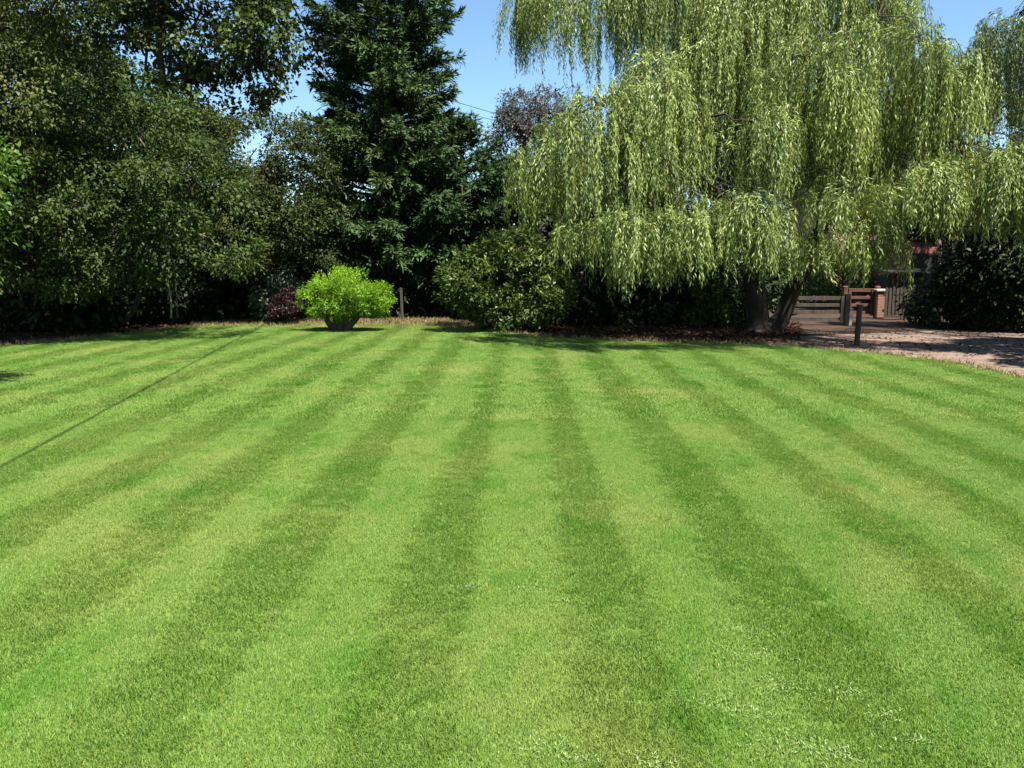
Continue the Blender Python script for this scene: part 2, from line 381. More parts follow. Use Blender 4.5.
def broadleaf(name, base, lobes, seed, mat, leaf, n_clump, n_per, label, cat='tree', group=None, trunk_r=.16, stems=1, bark=None, rad=(.3, .6),
              shell=(.55, 1.0), gap=-.35, droop=.35, spray_len=.28, zmin=None, face_up=.7, freq=.45, flat=.75, limb_share=.25, crown='crown', spray=5, stem_k=.15):
    r = rng(seed); base = Vector(base); bark = bark or M_bark
    t = empty(name, base); tag(t, label, cat, group)
    C, Rr, O = lobes_to_clumps(r, lobes, n_clump, rad, shell, seed + 1, gap, freq)
    if zmin is not None: k = C[:, 2] > zmin; C, Rr, O = C[k], Rr[k], O[k]
    A = clump_leaves(r, C, Rr, O, n_per, leaf, droop, face_up, spray_len=spray_len, flat=flat, spray=spray)
    k = A[0][:, 2] > .03
    c = link(crown, leaf_mesh(crown, *[a[k] for a in A]), mat, t); c['kind'] = 'stuff'
    top = max(l[0][2] + .3 * l[1][2] for l in lobes); cen = np.mean([l[0] for l in lobes], 0)
    br = Tubes()
    for s in range(stems):
        tr = Tubes()
        lc = np.array(lobes[s % len(lobes)][0]); bs = np.array(base)
        off = np.array([*((lc - bs)[:2] * stem_k + r.normal(0, .04, 2)), 0]) if stems > 1 else np.zeros(3)
        hi = np.array([cen[0], cen[1], top]) if stems == 1 else lc
        tp = curve_pts(bs + off - [0, 0, .1], hi, 12, r, .05); rr = trunk_r / stems ** .5 * np.linspace(1, .28, 12); rr[0] *= 1.35
        tr.add(tp, rr, 9); tr.build('trunk' if stems == 1 else 'stem', bark, t)
        for l in lobes[s::stems]:
            i = r.integers(4, 9); a = tp[i]; lp = curve_pts(a, l[0], 8, r, .12, .06); br.add(lp, np.linspace(rr[i] * .6, rr[i] * .22, 8), 6)
    ti = r.choice(len(C), max(1, int(len(C) * limb_share)), replace=False)
    LC = np.array([l[0] for l in lobes])
    for i in ti:
        l = lobes[np.argmin(np.linalg.norm((LC - C[i]) , axis=1))]; a = np.array(l[0]) + r.normal(size=3) * .15 * np.array(l[1])
        br.add(curve_pts(a, C[i] + O[i] * Rr[i] * .5, 6, r, .14, .08), np.linspace(trunk_r * .16, .006, 6), 4)
    o = br.build('branches', bark, t); o['kind'] = 'stuff'
    return t
def L_(u, v, Y, rx, ry, rz): return (tuple(at(u, v, Y)), (rx, ry, rz))

# leaf materials: dark, light, odd patches
M_oak = leaf_mat('oak_leaf', (.017, .033, .008), (.072, .105, .022), (.10, .115, .03), .25, .55, .2)
M_elder = leaf_mat('hedge_tree_leaf', (.010, .023, .005), (.050, .084, .015), (.078, .102, .022), .25, .58, .18)
M_olive = leaf_mat('olive_leaf', (.02, .034, .007), (.085, .108, .02), (.095, .09, .025), .25, .58, .18)
M_bramble = leaf_mat('scrub_leaf', (.012, .022, .006), (.055, .075, .016), (.085, .078, .026), .25, .6, .16)
M_bright = leaf_mat('bright_leaf', (.04, .085, .012), (.085, .155, .02), None, .35, .5, .3)
M_lime = leaf_mat('lime_leaf', (.07, .175, .008), (.215, .37, .02), None, .35, .5, .25)
M_laurel = leaf_mat('glossy_leaf', (.018, .038, .006), (.085, .13, .02), None, .18, .5, .25)
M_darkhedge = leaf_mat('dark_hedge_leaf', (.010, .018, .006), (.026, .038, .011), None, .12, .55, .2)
M_conifer = leaf_mat('cypress_spray', (.018, .043, .014), (.062, .108, .032), (.068, .095, .03), .15, .65, .15, .35)
M_conifer2 = leaf_mat('second_cypress_spray', (.018, .044, .016), (.055, .105, .035), None, .15, .65, .15)
M_purple = leaf_mat('purple_leaf', (.02, .008, .010), (.05, .02, .024), None, .25, .5, .3)
M_greyleaf = leaf_mat('grey_green_leaf', (.05, .075, .045), (.12, .16, .10), None, .2, .5, .35)
M_mauve = leaf_mat('mauve_grey_leaf', (.035, .034, .035), (.10, .09, .08), (.05, .06, .03), .2, .6, .3, .8)
M_willow = leaf_mat('willow_leaf', (.072, .125, .024), (.28, .34, .105), (.24, .29, .06), .3, .48, .3, .4)
M_willow2 = leaf_mat('far_willow_leaf', (.085, .13, .03), (.17, .21, .07), None, .3, .45, .35)
M_sunshrub = leaf_mat('mid_green_leaf', (.06, .11, .02), (.13, .2, .04), None, .3, .5, .3)

# ------------------------------------------------------------------ willow
def willow(name, base, forks, caps, seed, mat, label, lock_n=18, step=.042, dens=1.05):
    r = rng(seed); base = Vector(base); t = empty(name, base); tag(t, label, 'tree')
    Ps, Ds, Ns, Ls, Ts = [], [], [], [], []
    tw = Tubes(); limbs = Tubes()
    fork_tips = []
    for fk in forks:                                    # fk: list of (point, radius)
        trk = Tubes(); pts = np.array([p for p, _ in fk], float); rad = np.array([q for _, q in fk])
        s = np.linspace(0, len(pts) - 1, 14); i = np.minimum(s.astype(int), len(pts) - 2); f = (s - i)[:, None]
        # smooth interpolation
        def cr(a, b, c, d, f): return .5 * ((2 * b) + (-a + c) * f + (2 * a - 5 * b + 4 * c - d) * f ** 2 + (-a + 3 * b - 3 * c + d) * f ** 3)
        ix = lambda k: np.clip(k, 0, len(pts) - 1)
        pp = cr(pts[ix(i - 1)], pts[i], pts[ix(i + 1)], pts[ix(i + 2)], f) + r.normal(size=(14, 3)) * .015
        rr = rad[i] * (1 - f[:, 0]) + rad[i + 1] * f[:, 0]
        trk.add(pp, rr * r.uniform(.93, 1.07, 14), 12); trk.build('trunk', M_willow_bark, t); fork_tips += [pp[-1], pp[-4], pp[-6]]
    fork_tips = np.array(fork_tips)
    for (u, vt, Y, rx, ry, drop, vb, locks) in caps:
        rx = max(.3, rx - .14); ry = max(.3, ry - .12); c = np.array(at(u, vt, Y)); zb = at(u, vb, Y).z
        a = fork_tips[np.argmin(np.linalg.norm(fork_tips - c, axis=1) + 1.6 * np.maximum(0, c[2] - fork_tips[:, 2] - .5))]
        lp = curve_pts(a, c - [0, 0, .38], 10, r, .07, .06); limbs.add(lp, np.linspace(.04, .010, 10), 6)
        locks = int(locks * dens); ang = r.uniform(0, 6.283, locks); q = np.sqrt(r.uniform(.03, 1, locks))
        for j in range(locks):
            o = np.array([math.cos(ang[j]), math.sin(ang[j]), 0.])
            roug = r.normal(0, .16)
            root = c + o * q[j] * np.array([rx, ry, 0]) - np.array([0, 0, drop * q[j] ** 2 + max(0, roug)])
            if j % 3 == 0:
                limbs.add(curve_pts(lp[r.integers(6, 10)], root, 6, r, .10, .12), np.linspace(.013, .004, 6), 4)
            zl = zb + r.normal(0, .2) + .08
            m = int(lock_n * r.uniform(.6, 1.4)); lt = np.clip(r.normal(.5, .17), 0.05, .95)
            swing = r.normal(size=3) * .05; swing[2] = 0
            nb = max(2, m // 5)
            for k in range(nb):
                bst = root + r.normal(size=3) * [.13, .13, .08]; bln = max(.35, (bst[2] - zl) * r.uniform(.5, 1.05))
                bod = nrm(o * .55 + r.normal(size=3) * .75); breach = r.uniform(.05, .46); bt = lt + r.normal(0, .1); bph = r.uniform(0, 6.28)
                for q_ in range(5):
                    st = bst + r.normal(size=3) * [.022, .022, .05]; ln = max(.3, bln * r.uniform(.6, 1.06))
                    n = max(6, int(ln / step)); s = np.linspace(0, 1, n)
                    od = nrm(bod + r.normal(size=3) * .22); od[2] = abs(od[2]) * .3
                    reach = breach * r.uniform(.85, 1.15); e = 1 - np.exp(-s * ln / .28)
                    path = st + od * (reach * e)[:, None] + swing * (s * ln)[:, None]
                    path[:, 2] = st[2] + .10 * np.exp(-((s * ln - .12) / .1) ** 2) - ln * s
                    path[:, 0] += .025 * np.sin(s * ln * 2.6 + bph); path[:, 1] += .025 * np.cos(s * ln * 2.3 + bph)
                    if q_ == 0 and k % 2 == 0: tw.add(path[::max(1, n // 5)], .0035, 3)
                    d = nrm(np.gradient(path, axis=0)); rv = unit(r, n)
                    Ps.append(path + r.normal(size=(n, 3)) * .012); Ds.append(nrm(d * 1.0 + rv * .55)); Ns.append(nrm(o + unit(r, n) * .8 + [0, 0, .35]))
                    Ls.append(r.uniform(.06, .122, n)); Ts.append(np.clip(bt + r.normal(0, .2, n), 0, 1))
    P = np.concatenate(Ps); D = np.concatenate(Ds); N = np.concatenate(Ns); L = np.concatenate(Ls); T = np.concatenate(Ts)
    print('willow leaves', len(P))
    c = link('crown', leaf_mesh('crown', P, D, N, L, L * .175 + .002, T), mat, t); c['kind'] = 'stuff'
    o = limbs.build('branches', M_willow_bark, t); o['kind'] = 'stuff'; o = tw.build('hanging_twigs', M_willow_twig, t); o['kind'] = 'stuff'
    return t

wb = ground(757, 331)
def pt(u, v, Y): return tuple(at(u, v, Y))
wy = wb.y
forks = [
    [((wb.x, wy, -.15), .38), ((wb.x, wy, .25), .27), (pt(756, 290, wy), .235), (pt(752, 240, wy), .22), (pt(742, 150, wy), .22), (pt(735, 60, wy), .16), (pt(728, -40, wy), .09)],
    [((wb.x + .2, wy - .05, -.1), .30), (pt(781, 318, wy), .2), (pt(795, 285, wy), .18), (pt(808, 262, wy - .1), .17), (pt(835, 190, wy - .4), .17), (pt(855, 100, wy - .6), .12), (pt(865, 10, wy - .6), .07)],
    [(pt(752, 235, wy), .2), (pt(700, 180, wy - .8), .15), (pt(650, 130, wy - 1.8), .10), (pt(615, 95, wy - 2.8), .06)],
]
caps = [  # u, v top, Y, rx, ry, drop, v bottom, locks
    (598, 84, 16.0, 1.55, 1.5, 1.55, 232, 52),
    (545, 120, 16.4, .75, .9, .7, 240, 18),
    (652, 52, 16.3, 1.1, 1.3, 1.0, 222, 40),
    (706, 30, 17.0, .9, 1.0, .7, 200, 22),
    (590, -55, 18.6, 1.55, 1.6, .8, 74, 46),
    (540, -30, 18.4, .6, .8, .5, 62, 10),
    (668, -80, 18.8, 1.5, 1.5, .8, 125, 46),
    (740, -130, 19.2, 1.9, 1.7, 1.2, 135, 50),
    (728, -20, 17.4, 1.0, 1.0, .6, 165, 28),
    (800, -60, 18.0, 1.4, 1.4, .9, 135, 38),
    (862, -40, 18.2, 1.1, 1.3, .9, 100, 30),
    (895, 0, 18.4, .6, .8, .4, 70, 16),
    (805, 34, 15.9, 1.2, 1.2, 1.0, 205, 40),
    (882, 16, 16.0, 1.3, 1.4, .9, 205, 46),
    (945, 50, 16.2, .95, 1.1, .8, 190, 30),
    (772, 105, 15.6, .8, .8, .6, 215, 20),
    (572, 224, 15.3, .50, .5, .25, 254, 13),
    (600, 214, 15.0, .42, .5, .25, 262, 12),
    (632, 206, 14.8, .52, .5, .35, 294, 18),
    (662, 216, 15.0, .45, .5, .3, 284, 14),
    (699, 202, 14.9, .48, .5, .35, 280, 17),
    (748, 190, 15.0, .62, .6, .45, 276, 24),
    (775, 212, 15.2, .40, .5, .3, 282, 11),
    (810, 238, 15.4, .55, .5, .2, 256, 12),
    (848, 228, 15.4, .4, .5, .25, 262, 10),
    (876, 224, 15.3, .6, .6, .35, 280, 20),
    (850, 175, 15.2, .9, .8, .5, 240, 24),
    (925, 165, 15.2, .8, .8, .5, 226, 34),
    (985, 150, 15.2, 1.1, 1.0, .5, 228, 44),
    (1012, 150, 15.0, .9, .9, .4, 232, 40),
    (1060, 140, 14.8, 1.0, .9, .5, 226, 30),
    (690, 110, 18.2, 1.9, 1.0, .6, 235, 48),
    (850, 110, 18.0, 2.0, 1.0, .6, 235, 48),
    (960, 150, 18.4, 1.3, 1.0, .5, 225, 20),
    (760, 20, 21.5, 2.8, 1.2, 1.6, 215, 24),
]
willow('weeping_willow', wb, forks, caps, 101, M_willow, 'huge weeping willow with forked dark trunk and long pale green hanging strands')
w2 = at(1135, 262, 16.5); w2.z = 0
forks2 = [[((w2.x, w2.y, -.15), .4), ((w2.x, w2.y, 1.2), .3), ((w2.x - .2, w2.y, 3.2), .22), ((w2.x - .4, w2.y - .2, 5.5), .13), ((w2.x - .5, w2.y - .4, 7.3), .07)]]
caps2 = [(1012, 12, 19.6, 1.0, 1.2, .7, 150, 26), (980, 50, 20.0, .6, .8, .5, 150, 12), (1060, -10, 19.2, 1.4, 1.4, .9, 140, 30), (1130, 20, 18, 1.6, 1.5, 1.0, 170, 24),
         (1120, 80, 16, 1.3, 1.2, .6, 215, 26), (1100, 110, 14.6, 1.2, 1.1, .5, 210, 30)]
willow('weeping_willow', w2, forks2, caps2, 103, M_willow2, 'second, smaller willow crown rising at the right edge of the photo', dens=.95)

# ------------------------------------------------------------------ conifers
def conifer(name, base, H, prof, seed, mat, n_b, label, zlow=.6, nlet=30, nbl=8, up=(-.15, .5), trunk_r=.2, blade=.13):
    r = rng(seed); base = np.array(base, float); t = empty(name, base); tag(t, label, 'tree')
    pz = np.array([p[0] for p in prof]); pr = np.array([p[1] for p in prof])
    tr = Tubes(); tp = curve_pts(base - [0, 0, .1], base + [0, 0, H * .97], 14, r, .01); tr.add(tp, np.linspace(trunk_r, .02, 14), 9)
    br = Tubes(); Ps, Ds, Ns, Ls, Ts = [], [], [], [], []
    for b in range(n_b):
        z = zlow + (H - zlow) * (r.uniform() ** 1.15); fr = (z - zlow) / (H - zlow)
        az = b * 2.399963 + r.normal(0, .3); rl = np.interp(z, pz, pr) * r.uniform(.5, 1.24)
        a = (up[0] + (up[1] - up[0]) * fr) + r.normal(0, .1); bb = r.uniform(-.05, .22)
        o = np.array([math.cos(az), math.sin(az), 0]); sd = np.array([-o[1], o[0], 0]); bend = r.normal(0, .12)
        f = lambda s: base + np.array([0, 0, z]) + o * (rl * s)[:, None] + sd * (bend * rl * s ** 2)[:, None] + np.array([0, 0, 1.]) * (rl * (a * s + bb * s ** 2))[:, None]
        br.add(f(np.linspace(0, .95, 6)), np.linspace(.035 * (1 - fr) + .012, .005, 6), 4)
        n = max(8, int(nlet * (.35 + .65 * rl / pr.max()) * (1 if math.sin(az) < .25 else .4))); s = r.uniform(.28, 1.0, n) ** .8
        P0 = f(s); ax = nrm(f(s + .02) - f(s - .02)); sg = r.choice([-1., 1.], n)
        bl = (.75 * (1 - s) + .2) * r.uniform(.6, 1.2, n) * min(1, rl / 1.4)
        bd = nrm(ax * r.uniform(.7, 1.2, (n, 1)) + sd * (sg * r.uniform(.35, 1.0, n))[:, None] + np.array([0, 0, 1.]) * r.normal(.02, .42, (n, 1)))
        q = np.tile((np.arange(nbl) + .5) / nbl, n); i = np.repeat(np.arange(n), nbl); m = len(i)
        P = P0[i] + bd[i] * (bl[i] * q)[:, None] - np.array([0, 0, 1.]) * (q ** 2 * bl[i] * .22)[:, None] + r.normal(size=(m, 3)) * .012
        D = nrm(bd[i] + r.normal(size=(m, 3)) * .34 - np.array([0, 0, .12])); N = nrm(np.array([0, 0, .8]) + o * .55 + r.normal(size=(m, 3)) * .35)
        Ps.append(P); Ds.append(D); Ns.append(N); Ls.append(blade * r.uniform(.7, 1.3, m)); Ts.append(np.clip(r.normal(.45, .15) + r.normal(0, .15, m) + .25 * (s[i] - .6), 0, 1))
    P = np.concatenate(Ps); L = np.concatenate(Ls); k = P[:, 2] > .1
    c = link('crown', leaf_mesh('crown', P[k], np.concatenate(Ds)[k], np.concatenate(Ns)[k], L[k], (L * .25)[k], np.concatenate(Ts)[k]), mat, t); c['kind'] = 'stuff'
    tr.build('trunk', M_bark, t); o = br.build('branches', M_bark, t); o['kind'] = 'stuff'; print(name, len(P)); return t
cb = at(388, 262, 25); cb.z = 0
conifer('cypress_tree', cb, 14.5, [(0, 1.9), (2.2, 2.2), (4, 2.35), (6, 1.95), (8, 1.7), (11, 1.3), (14.5, .15)], 201, M_conifer, 900,
        'tall dark green cypress with ragged upswept boughs beside the sky gap', zlow=1.5, nlet=44, nbl=8, up=(-.05, .85), blade=.17)
cb2 = at(462, 262, 24.5); cb2.z = 0
conifer('cypress_tree', cb2, 5.5, [(0, 1.0), (2, 1.35), (3.6, 1.25), (5.5, .2)], 203, M_conifer2, 230,
        'short dark cypress tucked between the tall cypress and the willow', zlow=.8, nlet=30, nbl=8, trunk_r=.12, blade=.15, up=(0, .7))

# ------------------------------------------------------------------ broadleaved trees and shrubs
b = at(165, 262, 26.5); b.z = 0
broadleaf('oak_tree', b, [L_(105, 45, 26, 2.6, 2.2, 1.7), L_(190, 15, 26, 2.4, 2.2, 1.8), L_(248, 38, 25.6, 1.5, 1.5, 1.5), L_(283, 40, 25.6, .75, .9, 1.0),
    L_(190, 105, 26, 1.9, 1.8, 1.3), L_(60, -20, 26, 2.8, 2.4, 2.3), L_(150, -90, 26.5, 3.2, 2.8, 2.3), L_(235, -60, 26, 2.0, 2.0, 1.7), L_(140, 160, 26.3, 2.6, 1.8, 1.6), L_(50, 90, 26.5, 2.6, 2, 2)],
    301, M_oak, (.15, .6), 400, 210, 'tall broadleaved tree with sky showing between its upper branches, behind the left scrub', trunk_r=.2, rad=(.4, .85), gap=-.35, flat=.55)
b = at(100, 262, 21.5); b.z = 0
broadleaf('hedge_tree', b, [L_(70, 110, 17.6, 1.9, 1.6, 1.1), L_(130, 150, 17.2, 1.5, 1.5, 1.1), L_(190, 190, 17.4, 1.1, 1.3, .85), L_(40, 195, 16.9, 1.5, 1.5, 1.1), L_(105, 225, 16.9, 1.5, 1.4, .9),
    L_(190, 238, 17.4, 1.0, 1.1, .6), L_(40, 258, 17.0, 1.6, 1.2, .55), L_(150, 254, 17.4, 1.2, 1.1, .45), L_(100, 140, 19.5, 2.4, 1.6, 1.3), L_(180, 185, 20.0, 1.6, 1.6, 1.2), L_(30, 130, 19.8, 2.4, 1.6, 1.3)],
    311, M_elder, (.082, .52), 310, 310, 'dense dark hedge tree sloping down to the right at the left of the lawn', trunk_r=.16, stems=4, rad=(.32, .72), gap=-.3, freq=.6, flat=.5)
b = at(-75, 262, 15.5); b.z = 0
broadleaf('olive_leaved_tree', b, [L_(5, 50, 15.6, 1.5, 1.5, 1.5), L_(55, 20, 16.2, 1.3, 1.3, 1.1), L_(-70, 60, 15.5, 1.8, 1.6, 1.8), L_(-60, 170, 15.5, 1.6, 1.5, 1.3), L_(0, -60, 15.8, 1.8, 1.6, 1.4), L_(-30, 245, 16.0, 1.6, 1.2, .6)],
    321, M_olive, (.078, .5), 200, 310, 'olive green tree filling the top left corner above the hedge tree', trunk_r=.16, rad=(.3, .65), gap=-.3, flat=.5)
b = at(262, 262, 24.6); b.z = 0
broadleaf('scrub_tree', b, [L_(268, 150, 22.6, 1.1, 1.1, .75), L_(232, 180, 22.2, 1.1, 1.1, .8), L_(300, 185, 22.6, .85, .9, .95), L_(262, 218, 21.9, 1.3, 1.1, .75), L_(235, 248, 21.8, 1.0, .9, .5), L_(318, 165, 23, .5, .6, .8), L_(300, 240, 22.2, .8, .8, .5), L_(205, 150, 22.6, .9, .9, .8)],
    331, M_bramble, (.08, .55), 220, 260, 'ragged scrubby tree with brownish green leaves between hedge tree and tall cypress', trunk_r=.10, stems=3, rad=(.25, .55), gap=-.3, freq=.6, flat=.55)
b = at(-130, 262, 10.2); b.z = 0
broadleaf('bright_leaved_tree', b, [L_(-34, 165, 10.3, .30, .4, .30), L_(-26, 215, 10.3, .24, .3, .22), L_(-105, 150, 10.3, .6, .6, .6), L_(-140, 90, 10.2, .9, .8, .8), L_(-24, 245, 10.4, .18, .25, .14)],
    341, M_bright, (.075, .5), 120, 130, 'bright green leafy branch reaching in from the left edge of the photo', trunk_r=.09, rad=(.14, .3), gap=-.4)
b = at(520, 262, 35); b.z = 0
broadleaf('mauve_grey_tree', b, [L_(520, 132, 35, 1.3, 1.2, 1.4), L_(500, 145, 35, .8, .8, 1.0), L_(540, 115, 35.4, 1.1, 1.0, 1.0), L_(560, 150, 35.4, 1.6, 1.4, 1.6)],
    351, M_mauve, (.10, .5), 260, 110, 'greyish mauve tree in the distance, in the sky gap left of the willow', trunk_r=.2, rad=(.2, .45), gap=-.15)
lb = ground(338, 331)
broadleaf('lime_shrub', lb, [L_(345, 301, lb.y, .64, .62, .40), L_(319, 300, lb.y, .33, .45, .32), L_(372, 299, lb.y, .33, .45, .38), L_(335, 285, lb.y, .40, .42, .30), L_(362, 287, lb.y, .38, .42, .30), L_(350, 292, lb.y - .3, .5, .4, .34)],
    361, M_lime, (.042, .42), 260, 170, 'bright lime green rounded shrub standing alone on the lawn edge', 'shrub', trunk_r=.26, stems=7, stem_k=.05, rad=(.09, .2), gap=-.35, droop=-.25, spray_len=.12, freq=1.5, shell=(.4, 1.0), crown='foliage')
db = ground(515, 331)
broadleaf('glossy_shrub', db, [L_(504, 284, db.y, 1.1, 1.0, .92), L_(471, 284, db.y - .1, .58, .7, .58), L_(512, 252, db.y, .68, .8, .40), L_(538, 288, db.y + .1, .6, .8, .7), L_(510, 310, db.y + .2, .9, .8, .3)],
    371, M_laurel, (.08, .45), 300, 120, 'dark glossy rounded evergreen shrub at the left foot of the willow', 'shrub', trunk_r=.2, stems=5, rad=(.14, .3), gap=-.5, droop=.1, spray_len=.15, crown='foliage', shell=(.6, 1))
b = ground(279, 323.5)
broadleaf('grey_green_shrub', b, [L_(285, 280, b.y, .32, .4, .3), L_(268, 300, b.y, .3, .4, .38), L_(292, 295, b.y, .25, .3, .25), L_(258, 285, b.y + .2, .3, .3, .4)], 381, M_greyleaf, (.07, .5), 60, 70,
          'small grey green shrub just left of the lime shrub', 'shrub', trunk_r=.05, stems=3, rad=(.1, .2), gap=-.4, spray_len=.12, crown='foliage')
b = ground(286, 325)
broadleaf('purple_shrub', b, [L_(288, 303, b.y, .2, .25, .28), L_(280, 307, b.y, .13, .2, .24)], 391, M_purple, (.055, .5), 50, 70,
          'low purple leaved shrub in the border beside the lime shrub', 'shrub', trunk_r=.03, stems=3, rad=(.08, .16), gap=-.5, spray_len=.1, crown='foliage')

def hedge(name, pts, seed, mat, label, leaf=(.10, .55), n_clump=200, n_per=110, step=1.2, thick=.9, rad=(.3, .55), cat='hedge'):
    lobes = []; r = rng(seed)
    for (a, b) in zip(pts[:-1], pts[1:]):
        n = max(1, int(math.dist(a[:2], b[:2]) / step))
        for i in range(n + 1):
            f = i / n; x, y, h = [a[k] * (1 - f) + b[k] * f for k in range(3)]; h *= r.uniform(.88, 1.1)
            lobes.append(((x, y + r.normal(0, .15), h * .52), (step * .8, thick, h * .5)))
    m = pts[len(pts) // 2]
    return broadleaf(name, (m[0], m[1], 0), lobes, seed, mat, leaf, n_clump, n_per, label, cat, None, .08, len(lobes), rad=rad, gap=-.9, shell=(.5, 1), crown='foliage', limb_share=.12, stem_k=.95)
def hp(u, Y, h): p = at(u, 262, Y); return (p.x, p.y, h)
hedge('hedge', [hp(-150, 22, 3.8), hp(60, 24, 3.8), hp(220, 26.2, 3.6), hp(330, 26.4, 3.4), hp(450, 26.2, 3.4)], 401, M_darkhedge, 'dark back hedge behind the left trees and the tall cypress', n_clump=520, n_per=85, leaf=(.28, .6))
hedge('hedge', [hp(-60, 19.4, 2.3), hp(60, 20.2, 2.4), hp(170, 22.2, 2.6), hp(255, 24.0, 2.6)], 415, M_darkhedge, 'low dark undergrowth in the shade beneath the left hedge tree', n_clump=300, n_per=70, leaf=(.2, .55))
hedge('hedge', [hp(325, 24.6, 1.5), hp(400, 24.8, 1.6), hp(455, 24.4, 1.5)], 417, M_darkhedge, 'low dark undergrowth added at the foot of the tall cypress to cover sunlit soil', n_clump=120, n_per=70, leaf=(.17, .55), step=.9, thick=.6)  # filler hedge, added to darken gaps where lit soil showed through
hedge('hedge', [hp(575, 21.9, 1.5), hp(650, 21.6, 1.4)], 419, M_darkhedge, 'low dark undergrowth added between glossy shrub and willow trunk to cover sunlit soil', n_clump=80, n_per=70, leaf=(.15, .55), step=.8, thick=.5)  # also added, hides the bright ground right of the glossy shrub
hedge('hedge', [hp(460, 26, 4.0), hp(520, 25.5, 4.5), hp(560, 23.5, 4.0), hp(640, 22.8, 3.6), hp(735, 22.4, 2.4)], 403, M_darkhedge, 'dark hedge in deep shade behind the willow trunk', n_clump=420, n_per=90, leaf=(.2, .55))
hedge('laurel_hedge', [hp(705, 21.0, 1.5), hp(738, 21.0, 1.5)], 405, M_laurel, 'small glossy bush in shade just left of the willow trunk', n_clump=60, n_per=110, leaf=(.09, .45), step=.6, thick=.5, rad=(.15, .3), cat='shrub')
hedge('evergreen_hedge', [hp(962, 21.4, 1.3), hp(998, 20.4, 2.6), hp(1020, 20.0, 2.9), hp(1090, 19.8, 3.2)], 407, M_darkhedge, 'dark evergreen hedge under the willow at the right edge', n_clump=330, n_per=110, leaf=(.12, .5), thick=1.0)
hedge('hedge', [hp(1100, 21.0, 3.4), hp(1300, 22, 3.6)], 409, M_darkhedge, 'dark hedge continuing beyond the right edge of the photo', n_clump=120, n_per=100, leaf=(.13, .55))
hedge('shrub_row', [hp(775, 30, 2.1), hp(850, 31, 1.9)], 411, M_sunshrub, 'mid green shrubs beyond the wooden rail gate', n_clump=130, n_per=120, leaf=(.09, .55), step=.8, thick=.7, rad=(.2, .4), cat='shrub')
hedge('hedge', [hp(740, 52, 5.5), hp(900, 52, 6), hp(1120, 50, 6.5)], 413, M_darkhedge, 'tall far hedge closing the view behind the brick houses', n_clump=180, n_per=80, leaf=(.26, .6), step=2.2, thick=1.4, rad=(.5, .9))

b = at(960, 262, 28.5); b.z = 0
broadleaf('shade_tree', b, [L_(940, 190, 27, 2.0, 1.6, 1.2), L_(890, 180, 27.5, 1.8, 1.6, 1.2), L_(985, 195, 25, 1.6, 1.6, 1.2), L_(950, 130, 28, 2.0, 2.0, 1.5)],
    421, M_bramble, (.14, .55), 200, 110, 'dark tree seen through gaps behind the willow, added to shade the brick outbuilding', trunk_r=.2, rad=(.3, .55), gap=-.4)  # added crown; its shadow keeps the outbuilding brick dark

broadleaf('leafy_tree', (13.2, 11.5, 0), [((11.2, 12.2, 5.2), (2.1, 2.0, 1.2)), ((12.6, 11.0, 5.8), (2.2, 2.0, 1.5)), ((12.4, 14.2, 5.4), (1.7, 1.6, 1.1)), ((13.6, 12.6, 6.6), (2.2, 2.2, 1.5)), ((11.4, 10.4, 4.6), (1.4, 1.2, .9)), ((10.6, 13.1, 3.9), (1.2, 1.2, .7)), ((10.6, 11.9, 4.4), (1.2, 1.2, .8))],
    431, M_oak, (.2, .6), 130, 160, 'leafy tree just beyond the right edge that shades the drive', trunk_r=.22, rad=(.4, .8), gap=-.6, flat=.55)

